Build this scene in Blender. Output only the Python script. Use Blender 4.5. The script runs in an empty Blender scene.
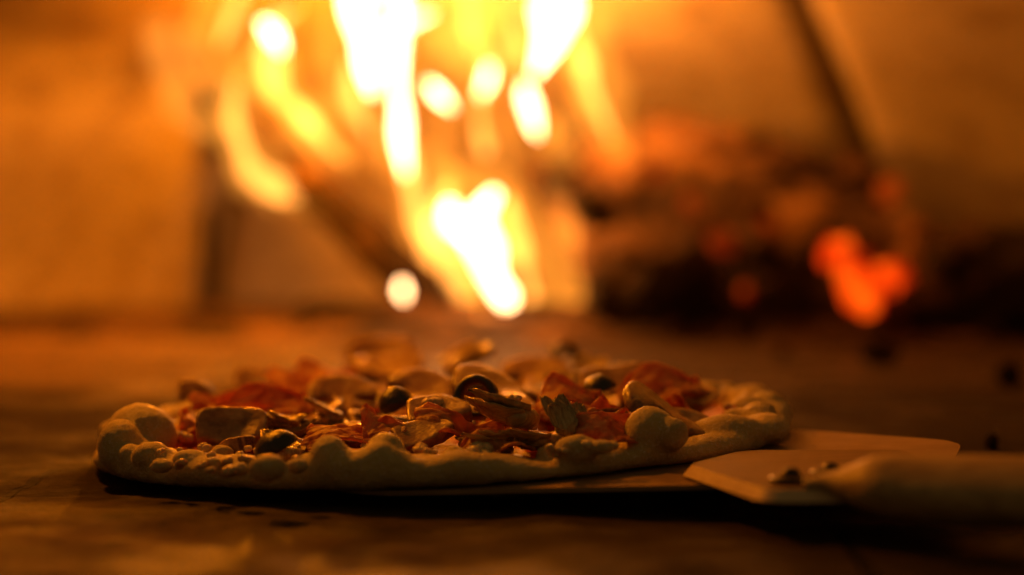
import bpy, bmesh, math, random
import numpy as np
from mathutils import Vector, Matrix, noise

S = bpy.context.scene
COL = S.collection
rnd = random.Random(11)
PI = math.pi
V = Vector

# ------------------------------------------------------------------ camera
FPX = 1991.0
CAMZ = 0.109
PITCH = math.atan((287.5 - 205) / FPX)
cam_d = bpy.data.cameras.new("camera")
cam = bpy.data.objects.new("camera", cam_d)
COL.objects.link(cam)
S.camera = cam
cam_d.sensor_width = 36.0
cam_d.lens = 36.0 * FPX / 1024.0
cam.location = (0, 0, CAMZ)
cam.rotation_euler = (PI / 2 - PITCH, 0, 0)
cam_d.clip_start = 0.02
cam_d.clip_end = 50
cam_d.dof.use_dof = True
cam_d.dof.focus_distance = 0.765
cam_d.dof.aperture_fstop = 3.3
FW = V((0, math.cos(PITCH), -math.sin(PITCH)))
UP = V((0, math.sin(PITCH), math.cos(PITCH)))

def ray(px, py):
    return FW + V((1, 0, 0)) * ((px - 512) / FPX) + UP * ((287.5 - py) / FPX)

def at(px, py, y):
    d = ray(px, py)
    return V((0, 0, CAMZ)) + d * (y / d.y)

def on_floor(px, py, z=0.0):
    d = ray(px, py)
    return V((0, 0, CAMZ)) + d * ((z - CAMZ) / d.z)

# ------------------------------------------------------------------ nodes
def new_mat(name):
    m = bpy.data.materials.new(name)
    m.use_nodes = True
    nt = m.node_tree
    for n in list(nt.nodes):
        nt.nodes.remove(n)
    out = nt.nodes.new("ShaderNodeOutputMaterial")
    return m, nt, out

def nd(nt, typ, **kw):
    n = nt.nodes.new(typ)
    for k, v in kw.items():
        if k in n.inputs:
            n.inputs[k].default_value = v
        else:
            setattr(n, k, v)
    return n

def coords(nt, which="Object"):
    return nt.nodes.new("ShaderNodeTexCoord").outputs[which]

def nz(nt, vec, scale, detail=6, rough=0.6, dist=0.0):
    n = nd(nt, "ShaderNodeTexNoise", Scale=scale, Detail=detail, Roughness=rough, Distortion=dist)
    nt.links.new(vec, n.inputs["Vector"])
    return n.outputs["Fac"]

def ramp(nt, fac, stops):
    r = nt.nodes.new("ShaderNodeValToRGB")
    e = r.color_ramp.elements
    while len(e) < len(stops):
        e.new(0.5)
    for i, (p, c) in enumerate(stops):
        e[i].position = p
        e[i].color = (c[0], c[1], c[2], 1) if hasattr(c, "__len__") else (c, c, c, 1)
    nt.links.new(fac, r.inputs["Fac"])
    return r.outputs["Color"]

def mix(nt, fac, a, b, typ="MIX"):
    n = nt.nodes.new("ShaderNodeMix")
    n.data_type = "RGBA"
    n.blend_type = typ
    for sock, v in ((n.inputs[0], fac), (n.inputs[6], a), (n.inputs[7], b)):
        if hasattr(v, "is_linked") or hasattr(v, "links"):
            nt.links.new(v, sock)
        else:
            sock.default_value = v if not hasattr(v, "__len__") else (v[0], v[1], v[2], 1)
    return n.outputs[2]

def bump(nt, h, strength, dist, prev=None):
    b = nd(nt, "ShaderNodeBump", Strength=strength, Distance=dist)
    nt.links.new(h, b.inputs["Height"])
    if prev is not None:
        nt.links.new(prev, b.inputs["Normal"])
    return b.outputs["Normal"]

def bsdf(nt, out, color, rough=0.6, normal=None, **kw):
    p = nt.nodes.new("ShaderNodeBsdfPrincipled")
    if hasattr(color, "links"):
        nt.links.new(color, p.inputs["Base Color"])
    else:
        p.inputs["Base Color"].default_value = (*color, 1)
    if hasattr(rough, "links"):
        nt.links.new(rough, p.inputs["Roughness"])
    else:
        p.inputs["Roughness"].default_value = rough
    if normal is not None:
        nt.links.new(normal, p.inputs["Normal"])
    for k, v in kw.items():
        k = k.replace("_", " ")
        if hasattr(v, "links"):
            nt.links.new(v, p.inputs[k])
        else:
            p.inputs[k].default_value = v
    nt.links.new(p.outputs[0], out.inputs["Surface"])
    return p

# ---- dough
def mat_dough():
    m, nt, out = new_mat("raw_dough")
    c = coords(nt)
    n1 = nz(nt, c, 60, 5)
    n2 = nz(nt, c, 900, 4, 0.7)
    n3 = nz(nt, c, 2600, 2, 0.6)
    base = ramp(nt, n1, [(0.3, (0.46, 0.33, 0.11)), (0.55, (0.62, 0.48, 0.18)), (0.75, (0.72, 0.59, 0.26))])
    flour = ramp(nt, n2, [(0.52, 0.0), (0.66, 0.7)])
    base = mix(nt, flour, base, (0.80, 0.71, 0.54))
    nrm = bump(nt, n2, 0.8, 0.0010)
    nrm = bump(nt, n3, 0.8, 0.0006, nrm)
    r = ramp(nt, nz(nt, c, 120, 3), [(0.35, 0.34), (0.6, 0.62)])
    bsdf(nt, out, base, r, nrm, Subsurface_Weight=0.25, Subsurface_Scale=0.004,
         Subsurface_Radius=(1.0, 0.55, 0.3), Specular_IOR_Level=0.45)
    return m

def mat_sauce():
    m, nt, out = new_mat("tomato_sauce")
    c = coords(nt)
    n1 = nz(nt, c, 140, 6)
    col = ramp(nt, n1, [(0.35, (0.22, 0.018, 0.006)), (0.6, (0.48, 0.07, 0.015)), (0.75, (0.62, 0.25, 0.09))])
    bsdf(nt, out, col, 0.32, bump(nt, nz(nt, c, 500, 5), 0.8, 0.001), Specular_IOR_Level=0.6)
    return m

def mat_mushroom():
    m, nt, out = new_mat("mushroom_flesh")
    c = coords(nt)
    at_ = nt.nodes.new("ShaderNodeAttribute")
    at_.attribute_name = "skin"
    n1 = nz(nt, c, 130, 5)
    st = nd(nt, "ShaderNodeMapping")
    st.inputs["Scale"].default_value = (1, 4, 4)
    nt.links.new(c, st.inputs["Vector"])
    n2 = nz(nt, st.outputs[0], 300, 4)
    flesh = ramp(nt, n1, [(0.32, (0.18, 0.080, 0.018)), (0.52, (0.38, 0.21, 0.055)), (0.72, (0.58, 0.39, 0.13))])
    skin = ramp(nt, n2, [(0.3, (0.09, 0.038, 0.012)), (0.7, (0.25, 0.125, 0.045))])
    f = ramp(nt, at_.outputs["Fac"], [(0.25, 0.0), (0.7, 1.0)])
    col = mix(nt, f, flesh, skin)
    nrm = bump(nt, n2, 0.5, 0.0008)
    bsdf(nt, out, col, 0.27, nrm, Coat_Weight=0.25, Coat_Roughness=0.15, Subsurface_Weight=0.35, Subsurface_Scale=0.004, Subsurface_Radius=(1.0, 0.5, 0.25), Specular_IOR_Level=0.4)
    return m

def mat_ham():
    m, nt, out = new_mat("cured_ham")
    c = coords(nt)
    n1 = nz(nt, c, 70, 4, 0.5, 1.5)
    col = ramp(nt, n1, [(0.34, (0.50, 0.13, 0.035)), (0.48, (0.70, 0.30, 0.10)), (0.62, (0.80, 0.50, 0.22)), (0.8, (0.84, 0.60, 0.40))])
    nrm = bump(nt, nz(nt, c, 450, 5), 0.6, 0.0008)
    p = bsdf(nt, out, col, 0.38, nrm, Specular_IOR_Level=0.5)
    t = nt.nodes.new("ShaderNodeBsdfTranslucent")
    nt.links.new(col, t.inputs["Color"])
    ms = nd(nt, "ShaderNodeMixShader", Fac=0.55)
    nt.links.new(p.outputs[0], ms.inputs[1])
    nt.links.new(t.outputs[0], ms.inputs[2])
    nt.links.new(ms.outputs[0], out.inputs["Surface"])
    return m

def mat_artichoke():
    m, nt, out = new_mat("artichoke_heart")
    c = coords(nt)
    mp = nd(nt, "ShaderNodeMapping")
    mp.inputs["Scale"].default_value = (1, 7, 1)
    nt.links.new(c, mp.inputs["Vector"])
    n1 = nz(nt, mp.outputs[0], 120, 5)
    col = ramp(nt, n1, [(0.3, (0.30, 0.155, 0.035)), (0.5, (0.50, 0.34, 0.11)), (0.7, (0.70, 0.53, 0.22))])
    nrm = bump(nt, n1, 0.7, 0.0012)
    p = bsdf(nt, out, col, 0.22, nrm, Specular_IOR_Level=0.6, Coat_Weight=0.6, Coat_Roughness=0.12)
    t = nt.nodes.new("ShaderNodeBsdfTranslucent")
    nt.links.new(col, t.inputs["Color"])
    ms = nd(nt, "ShaderNodeMixShader", Fac=0.2)
    nt.links.new(p.outputs[0], ms.inputs[1])
    nt.links.new(t.outputs[0], ms.inputs[2])
    nt.links.new(ms.outputs[0], out.inputs["Surface"])
    return m

def mat_olive():
    m, nt, out = new_mat("black_olive")
    c = coords(nt)
    col = ramp(nt, nz(nt, c, 150, 4), [(0.35, (0.010, 0.006, 0.006)), (0.7, (0.055, 0.022, 0.016))])
    bsdf(nt, out, col, 0.34, bump(nt, nz(nt, c, 260, 4), 0.7, 0.0012), Specular_IOR_Level=0.7)
    return m

def mat_cheese():
    m, nt, out = new_mat("fresh_cheese")
    c = coords(nt)
    col = ramp(nt, nz(nt, c, 200, 3), [(0.3, (0.52, 0.39, 0.17)), (0.7, (0.66, 0.54, 0.27))])
    bsdf(nt, out, col, 0.27, bump(nt, nz(nt, c, 600, 3), 0.3, 0.0004), Subsurface_Weight=0.3,
         Subsurface_Scale=0.003, Specular_IOR_Level=0.6)
    return m

def mat_floor():
    m, nt, out = new_mat("firebrick_floor")
    c = coords(nt)
    sx = nt.nodes.new("ShaderNodeSeparateXYZ")
    nt.links.new(c, sx.inputs[0])
    big = nz(nt, c, 7, 6, 0.6)
    mid = nz(nt, c, 38, 7, 0.65)
    fine = nz(nt, c, 320, 6, 0.7)
    stone = ramp(nt, mid, [(0.3, (0.12, 0.060, 0.024)), (0.52, (0.23, 0.120, 0.050)), (0.68, (0.38, 0.21, 0.09))])
    dark_tone = (0.022, 0.012, 0.007)
    # darker band across the middle depth, lighter floor towards the back and front
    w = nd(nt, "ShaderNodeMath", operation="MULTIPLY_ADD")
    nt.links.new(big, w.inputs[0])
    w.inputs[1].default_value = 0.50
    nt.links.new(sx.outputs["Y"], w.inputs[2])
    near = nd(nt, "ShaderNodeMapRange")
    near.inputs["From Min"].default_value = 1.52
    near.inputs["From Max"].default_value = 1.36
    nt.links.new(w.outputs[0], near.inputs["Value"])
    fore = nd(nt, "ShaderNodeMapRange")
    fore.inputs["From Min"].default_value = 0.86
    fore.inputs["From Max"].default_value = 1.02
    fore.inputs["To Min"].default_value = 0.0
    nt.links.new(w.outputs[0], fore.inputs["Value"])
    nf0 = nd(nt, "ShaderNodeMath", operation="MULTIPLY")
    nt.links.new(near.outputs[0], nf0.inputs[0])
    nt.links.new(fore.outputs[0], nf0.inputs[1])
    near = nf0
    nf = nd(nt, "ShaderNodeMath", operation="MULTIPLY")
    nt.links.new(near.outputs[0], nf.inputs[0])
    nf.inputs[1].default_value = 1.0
    col = mix(nt, nf.outputs[0], mix(nt, 0.34, stone, (0.33, 0.25, 0.13)), dark_tone)
    right = nd(nt, "ShaderNodeMapRange")  # floor tone darkens towards the right
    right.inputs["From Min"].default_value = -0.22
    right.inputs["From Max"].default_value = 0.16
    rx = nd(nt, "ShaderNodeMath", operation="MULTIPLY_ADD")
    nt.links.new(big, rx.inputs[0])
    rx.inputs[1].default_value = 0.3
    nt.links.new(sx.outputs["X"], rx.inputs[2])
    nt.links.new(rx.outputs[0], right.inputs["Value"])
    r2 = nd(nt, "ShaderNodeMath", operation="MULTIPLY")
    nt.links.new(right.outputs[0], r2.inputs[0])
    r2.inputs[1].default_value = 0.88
    col = mix(nt, r2.outputs[0], col, dark_tone)
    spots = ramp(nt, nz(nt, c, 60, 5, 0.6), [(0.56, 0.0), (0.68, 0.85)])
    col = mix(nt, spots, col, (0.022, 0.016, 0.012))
    # tile joints: bricks 0.30 m, the pattern offset so that joints fall where the photograph has them
    mp = nd(nt, "ShaderNodeMapping")
    mp.inputs["Location"].default_value = (0.035, 0.065, 0)
    wob = nd(nt, "ShaderNodeTexNoise", Scale=25, Detail=3)
    nt.links.new(c, wob.inputs["Vector"])
    wm = nd(nt, "ShaderNodeVectorMath", operation="SCALE")
    wm.inputs["Scale"].default_value = 0.012
    nt.links.new(wob.outputs["Color"], wm.inputs[0])
    wa = nd(nt, "ShaderNodeVectorMath", operation="ADD")
    nt.links.new(c, wa.inputs[0])
    nt.links.new(wm.outputs[0], wa.inputs[1])
    nt.links.new(wa.outputs[0], mp.inputs["Vector"])
    br = nd(nt, "ShaderNodeTexBrick", Scale=1.0)
    br.inputs["Mortar Size"].default_value = 0.0028
    br.inputs["Mortar Smooth"].default_value = 0.6
    br.inputs["Brick Width"].default_value = 0.30
    br.inputs["Row Height"].default_value = 0.30
    nt.links.new(mp.outputs[0], br.inputs["Vector"])
    jf = br.outputs["Fac"]
    col = mix(nt, jf, col, (0.012, 0.009, 0.007))
    inv = nd(nt, "ShaderNodeMath", operation="SUBTRACT")
    inv.inputs[0].default_value = 1.0
    nt.links.new(jf, inv.inputs[1])
    nrm = bump(nt, inv.outputs[0], 1.0, 0.003)
    nrm = bump(nt, mid, 0.7, 0.006, nrm)
    nrm = bump(nt, fine, 0.8, 0.0016, nrm)
    bsdf(nt, out, col, ramp(nt, nz(nt, c, 16, 4), [(0.42, 0.9), (0.60, 0.5)]), nrm, Specular_IOR_Level=0.10)
    return m

def mat_wall():
    m, nt, out = new_mat("oven_refractory")
    c = coords(nt)
    n1 = nz(nt, c, 5, 6, 0.6)
    n2 = nz(nt, c, 60, 6, 0.65)
    col = ramp(nt, n1, [(0.3, (0.44, 0.35, 0.20)), (0.6, (0.62, 0.52, 0.31)), (0.8, (0.72, 0.62, 0.38))])
    col = mix(nt, ramp(nt, n2, [(0.5, 0.0), (0.75, 0.35)]), col, (0.16, 0.11, 0.07))
    col = mix(nt, ramp(nt, nz(nt, c, 20, 5, 0.65), [(0.50, 0.0), (0.66, 0.55)]), col, (0.20, 0.12, 0.06))
    # upper left of the vault painted darker, shade put into the colour
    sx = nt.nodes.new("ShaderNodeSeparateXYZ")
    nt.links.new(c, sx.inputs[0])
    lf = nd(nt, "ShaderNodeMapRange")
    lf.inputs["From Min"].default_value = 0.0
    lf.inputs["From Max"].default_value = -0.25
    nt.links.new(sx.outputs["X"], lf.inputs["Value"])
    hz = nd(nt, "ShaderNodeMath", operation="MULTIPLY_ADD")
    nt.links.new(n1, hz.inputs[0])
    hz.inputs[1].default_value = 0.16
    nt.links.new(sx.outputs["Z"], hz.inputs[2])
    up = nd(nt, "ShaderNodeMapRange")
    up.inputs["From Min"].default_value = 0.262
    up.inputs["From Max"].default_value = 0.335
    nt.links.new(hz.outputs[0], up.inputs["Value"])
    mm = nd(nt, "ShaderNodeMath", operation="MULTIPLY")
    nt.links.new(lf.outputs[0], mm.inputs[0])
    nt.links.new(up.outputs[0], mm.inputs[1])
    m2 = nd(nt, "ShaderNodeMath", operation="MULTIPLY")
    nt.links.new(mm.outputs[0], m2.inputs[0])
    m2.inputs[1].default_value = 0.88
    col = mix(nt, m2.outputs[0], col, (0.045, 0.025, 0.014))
    nrm = bump(nt, n2, 0.5, 0.006)
    bsdf(nt, out, col, 0.85, nrm, Specular_IOR_Level=0.2)
    return m

def mat_char(name, ash=0.5, glow=0.0, seed=0.0, glow_scale=14, thr=0.60):
    m, nt, out = new_mat(name)
    c = coords(nt)
    mp = nd(nt, "ShaderNodeMapping")
    mp.inputs["Location"].default_value = (seed, seed * 0.7, 0)
    nt.links.new(c, mp.inputs["Vector"])
    c = mp.outputs[0]
    n1 = nz(nt, c, 13, 6, 0.6)
    n2 = nz(nt, c, 140, 5, 0.7)
    t = 0.62 - 0.22 * ash
    k = 1.9 if ash > 0.6 else 1.0
    col = ramp(nt, n1, [(t - 0.1, (0.018, 0.010, 0.006)), (t + 0.02, (0.07, 0.038, 0.019)), (t + 0.12, (0.21 * k, 0.12 * k, 0.06 * k))])
    nrm = bump(nt, n2, 0.9, 0.006)
    vor = nd(nt, "ShaderNodeTexVoronoi", Scale=45)
    nt.links.new(c, vor.inputs["Vector"])
    nrm = bump(nt, vor.outputs["Distance"], 0.7, 0.008, nrm)
    p = bsdf(nt, out, col, 0.85, nrm, Specular_IOR_Level=0.2)
    if glow > 0:
        g = ramp(nt, nz(nt, c, glow_scale, 3, 0.5), [(thr, 0.0), (thr + 0.07, 1.0)])
        p.inputs["Emission Color"].default_value = (1.0, 0.07, 0.008, 1)
        mu = nd(nt, "ShaderNodeMath", operation="MULTIPLY")
        nt.links.new(g, mu.inputs[0])
        mu.inputs[1].default_value = glow
        nt.links.new(mu.outputs[0], p.inputs["Emission Strength"])
    return m

def mat_ember(name, lo, hi):
    m, nt, out = new_mat(name)
    c = coords(nt)
    n = nz(nt, c, 30, 3, 0.5)
    col = ramp(nt, n, [(0.36, (0.35, 0.010, 0.001)), (0.5, (1.0, 0.035, 0.001)), (0.64, (1.0, 0.11, 0.003))])
    st = ramp(nt, n, [(0.36, 0.15), (0.6, 1.0)])
    mu = nd(nt, "ShaderNodeMath", operation="MULTIPLY_ADD")
    nt.links.new(st, mu.inputs[0])
    mu.inputs[1].default_value = hi
    mu.inputs[2].default_value = lo
    p = bsdf(nt, out, (0.05, 0.03, 0.02), 0.9, bump(nt, nz(nt, c, 90, 4), 0.8, 0.01))
    nt.links.new(col, p.inputs["Emission Color"])
    nt.links.new(mu.outputs[0], p.inputs["Emission Strength"])
    return m

def mat_flame(name, strength, color):
    m, nt, out = new_mat(name)
    c = coords(nt)
    n = nz(nt, c, 16, 3, 0.5, 0.6)
    s = ramp(nt, n, [(0.3, 0.45), (0.7, 1.0)])
    mu = nd(nt, "ShaderNodeMath", operation="MULTIPLY")
    nt.links.new(s, mu.inputs[0])
    mu.inputs[1].default_value = strength
    e = nd(nt, "ShaderNodeEmission")
    e.inputs["Color"].default_value = (*color, 1)
    nt.links.new(mu.outputs[0], e.inputs["Strength"])
    t = nt.nodes.new("ShaderNodeBsdfTransparent")
    a = nt.nodes.new("ShaderNodeAddShader")
    nt.links.new(e.outputs[0], a.inputs[0])
    nt.links.new(t.outputs[0], a.inputs[1])
    nt.links.new(a.outputs[0], out.inputs["Surface"])
    return m

def mat_metal():
    m, nt, out = new_mat("worn_metal_blade")
    c = coords(nt)
    mp = nd(nt, "ShaderNodeMapping")
    mp.inputs["Rotation"].default_value = (0, 0, 0.25)
    mp.inputs["Scale"].default_value = (1, 14, 1)
    nt.links.new(c, mp.inputs["Vector"])
    sc = nz(nt, mp.outputs[0], 45, 5, 0.7)
    n1 = nz(nt, c, 30, 4)
    col = ramp(nt, n1, [(0.3, (0.22, 0.14, 0.065)), (0.7, (0.38, 0.25, 0.125))])
    r = ramp(nt, sc, [(0.3, 0.45), (0.7, 0.62)])
    bsdf(nt, out, col, r, bump(nt, sc, 0.25, 0.0006), Metallic=0.35, Specular_IOR_Level=0.4)
    return m

def mat_wood(name, a, b):
    m, nt, out = new_mat(name)
    c = coords(nt)
    mp = nd(nt, "ShaderNodeMapping")
    mp.inputs["Scale"].default_value = (1, 12, 12)
    nt.links.new(c, mp.inputs["Vector"])
    n = nz(nt, mp.outputs[0], 22, 6, 0.6, 0.6)
    col = ramp(nt, n, [(0.3, a), (0.7, b)])
    bsdf(nt, out, col, 0.5, bump(nt, n, 0.4, 0.0007), Specular_IOR_Level=0.4)
    return m

def mat_plain(name, colr, rough=0.5, metallic=0.0):
    m, nt, out = new_mat(name)
    c = coords(nt)
    n = nz(nt, c, 80, 4)
    col = ramp(nt, n, [(0.3, tuple(x * 0.7 for x in colr)), (0.7, colr)])
    bsdf(nt, out, col, rough, bump(nt, n, 0.3, 0.0008), Metallic=metallic)
    return m

M = dict(dough=mat_dough(), sauce=mat_sauce(), mushroom=mat_mushroom(), ham=mat_ham(),
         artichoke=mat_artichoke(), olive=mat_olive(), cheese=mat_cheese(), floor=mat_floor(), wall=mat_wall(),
         joint=mat_plain("dark_joint", (0.035, 0.026, 0.02), 0.9),
         char=mat_char("charred_log", 0.25, 0.0, 3.0),
         ashy=mat_char("ashy_log", 0.62, 0.0, 0.0, 9, 0.62),
         brown=mat_char("scorched_log", 0.55, 0.0, 7.0),
         coal=mat_char("charcoal", 0.0, 0.0, 5.0),
         ashbed=mat_char("grey_ash", 0.55, 0.0, 1.0, 20, 0.66),
         ember=mat_ember("bright_ember", 0.2, 1.25), dull=mat_ember("dull_ember", 0.04, 0.32),
         metal=mat_metal(),
         wood=mat_wood("peel_wood", (0.12, 0.060, 0.020), (0.22, 0.120, 0.042)),
         lit_edge=mat_wood("painted_lit_wood", (0.60, 0.42, 0.22), (0.75, 0.56, 0.33)),
         handle=mat_wood("handle_wood", (0.26, 0.155, 0.05), (0.58, 0.40, 0.16)),
         bolt=mat_plain("dark_bolt", (0.05, 0.045, 0.04), 0.35, 0.8))

# ------------------------------------------------------------------ object helpers
def link(name, me, mat=None, parent=None, smooth=True, **props):
    o = bpy.data.objects.new(name, me)
    COL.objects.link(o)
    if mat is not None and not me.materials:
        me.materials.append(mat)
    if smooth and len(me.polygons):
        me.polygons.foreach_set("use_smooth", [True] * len(me.polygons))
    if parent is not None:
        o.parent = parent
    for k, v in props.items():
        o[k] = v
    return o

def empty(name, loc=(0, 0, 0), **props):
    o = bpy.data.objects.new(name, None)
    o.empty_display_size = 0.02
    COL.objects.link(o)
    o.location = loc
    for k, v in props.items():
        o[k] = v
    return o

def mesh_from(verts, faces, name="m"):
    me = bpy.data.meshes.new(name)
    me.from_pydata([tuple(v) for v in verts], [], faces)
    me.update()
    return me

def bm_mesh(bm, name="m"):
    bmesh.ops.recalc_face_normals(bm, faces=bm.faces)
    me = bpy.data.meshes.new(name)
    bm.to_mesh(me)
    bm.free()
    return me

def baked(me, voxel, smooth=3, factor=0.5, extra=None):
    """voxel-remesh and smooth a mesh, returned as a plain mesh"""
    o = bpy.data.objects.new("tmp", me)
    COL.objects.link(o)
    r = o.modifiers.new("r", "REMESH")
    r.mode = "VOXEL"
    r.voxel_size = voxel
    if smooth:
        s = o.modifiers.new("s", "SMOOTH")
        s.iterations = smooth
        s.factor = factor
    dg = bpy.context.evaluated_depsgraph_get()
    ev = o.evaluated_get(dg)
    out = bpy.data.meshes.new_from_object(ev)
    bpy.data.objects.remove(o)
    return out

def displace(me, fn):
    me.update()
    nrm = [v.normal.copy() for v in me.vertices]
    for v, n in zip(me.vertices, nrm):
        v.co = v.co + n * fn(v.co, n)
    me.update()

def fr(p, s, o=4, off=0.0):
    return noise.fractal(V((p[0] * s + off, p[1] * s + off * 1.7, p[2] * s)), 0.9, 2.0, o)

def catmull(pts, n):
    out = []
    P = [pts[0]] + list(pts) + [pts[-1]]
    for i in range(1, len(P) - 2):
        for k in range(n):
            t = k / n
            a, b, c, d = (np.array(P[j], float) for j in (i - 1, i, i + 1, i + 2))
            out.append(0.5 * ((2 * b) + (-a + c) * t + (2 * a - 5 * b + 4 * c - d) * t * t + (-a + 3 * b - 3 * c + d) * t ** 3))
    out.append(np.array(P[-2], float))
    return out

def tube(pts4, nseg=6, sides=12, wob=0.0, seed=0.0, flat=1.0):
    """closed tapering tube through (x,y,z,r)"""
    path = catmull(pts4, nseg)
    verts, faces = [], []
    for i, p in enumerate(path):
        a = path[max(0, i - 1)][:3]
        b = path[min(len(path) - 1, i + 1)][:3]
        t = V(b - a).normalized()
        u = t.cross(V((0, 1, 0)))
        if u.length < 0.1:
            u = t.cross(V((1, 0, 0)))
        u.normalize()
        w = t.cross(u).normalized()
        for k in range(sides):
            an = 2 * PI * k / sides
            rr = max(p[3], 1e-4)
            q = V(p[:3]) + u * math.cos(an) * rr + w * math.sin(an) * rr * flat
            if wob:
                q += (q - V(p[:3])) * wob * noise.noise(q * 30 + V((seed, 0, 0)))
            verts.append(q)
    for i in range(len(path) - 1):
        for k in range(sides):
            faces.append((i * sides + k, i * sides + (k + 1) % sides, (i + 1) * sides + (k + 1) % sides, (i + 1) * sides + k))
    n = len(path)
    verts.append(V(path[0][:3])); c0 = len(verts) - 1
    verts.append(V(path[-1][:3])); c1 = len(verts) - 1
    for k in range(sides):
        faces.append((c0, (k + 1) % sides, k))
        faces.append((c1, (n - 1) * sides + k, (n - 1) * sides + (k + 1) % sides))
    return mesh_from(verts, faces)

# ------------------------------------------------------------------ floor
def build_floor():
    xs = np.concatenate([np.linspace(-3, -0.9, 16)[:-1], np.linspace(-0.9, 0.9, 300), np.linspace(0.9, 3, 16)[1:]])
    ys = np.concatenate([np.linspace(-1.2, 0.35, 16)[:-1], np.linspace(0.35, 2.1, 330), np.linspace(2.1, 4, 12)[1:]])
    verts, faces = [], []
    for y in ys:
        for x in xs:
            z = 0.0016 * fr((x, y, 0), 9, 3) + 0.0007 * fr((x, y, 0), 60, 2, 4.0) - 0.0012
            verts.append((x, y, z))
    nx = len(xs)
    for j in range(len(ys) - 1):
        for i in range(nx - 1):
            faces.append((j * nx + i, j * nx + i + 1, (j + 1) * nx + i + 1, (j + 1) * nx + i))
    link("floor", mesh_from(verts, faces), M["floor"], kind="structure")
build_floor()

# ------------------------------------------------------------------ dome
DC = V((0, 1.30, 0)); DR = 0.90; DH = 0.59
def dome_pt(th, ph, off=0.0):
    k = ph / (PI / 2)                      # cone-like vault: height against radius by a 1.5 power
    r = DR * (1 - k ** 1.5) + off
    z = DH * k + off * k
    return V((DC.x + r * math.sin(th), DC.y + r * math.cos(th), z))

def gore(t0, t1, parent, label=None):
    nt_, nph = max(6, int((t1 - t0) / 0.04)), 40
    bm = bmesh.new()
    layers = []
    for off in (0.0, 0.03):
        g = []
        for j in range(nph + 1):
            ph = (j / nph) * (PI / 2 - 0.06)
            row = []
            for i in range(nt_ + 1):
                e = 0.0
                if off == 0.0 and i in (0, nt_):
                    e = 0.004
                p = dome_pt(t0 + (t1 - t0) * i / nt_, ph, off + e + (0.006 * fr(dome_pt(t0 + (t1 - t0) * i / nt_, ph), 4, 3) if off == 0 else 0))
                row.append(bm.verts.new(p - (V((0, 0, 0.004)) if j == 0 else V((0, 0, 0)))))
            g.append(row)
        layers.append(g)
    a, b = layers
    for j in range(nph):
        for i in range(nt_):
            bm.faces.new((a[j][i], a[j][i + 1], a[j + 1][i + 1], a[j + 1][i]))
            bm.faces.new((b[j][i], b[j + 1][i], b[j + 1][i + 1], b[j][i + 1]))
        for i in (0, nt_):
            bm.faces.new((a[j][i], a[j + 1][i], b[j + 1][i], b[j][i]))
    for i in range(nt_):
        bm.faces.new((a[0][i], a[0][i + 1], b[0][i + 1], b[0][i]))
        bm.faces.new((a[nph][i], a[nph][i + 1], b[nph][i + 1], b[nph][i]))
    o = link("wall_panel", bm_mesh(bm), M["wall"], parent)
    return o

dome = empty("oven_dome", (0, 1.30, 0), kind="structure")
dome["label"] = "curved firebrick oven vault glowing orange behind the flames"
R_ = math.radians
def gpar(o):
    o.matrix_parent_inverse = Matrix.Translation(-V(dome.location))
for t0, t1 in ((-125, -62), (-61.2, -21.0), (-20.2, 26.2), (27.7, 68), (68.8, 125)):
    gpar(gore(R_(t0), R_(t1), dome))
# mortar behind the joints: a thin outer skin
def shell():
    bm = bmesh.new()
    rings = []
    for off in (0.032, 0.06):
        g = []
        for j in range(25):
            ph = j / 24 * (PI / 2 - 0.02)
            g.append([bm.verts.new(dome_pt(R_(-125) + R_(250) * i / 60, ph, off) - V((0, 0, 0.004 if j == 0 else 0))) for i in range(61)])
        rings.append(g)
    a, b = rings
    for j in range(24):
        for i in range(60):
            bm.faces.new((a[j][i], a[j][i + 1], a[j + 1][i + 1], a[j + 1][i]))
            bm.faces.new((b[j][i], b[j + 1][i], b[j + 1][i + 1], b[j][i + 1]))
        for i in (0, 60):
            bm.faces.new((a[j][i], a[j + 1][i], b[j + 1][i], b[j][i]))
    o = link("mortar_layer", bm_mesh(bm), M["joint"], dome)
    gpar(o)
shell()

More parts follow.
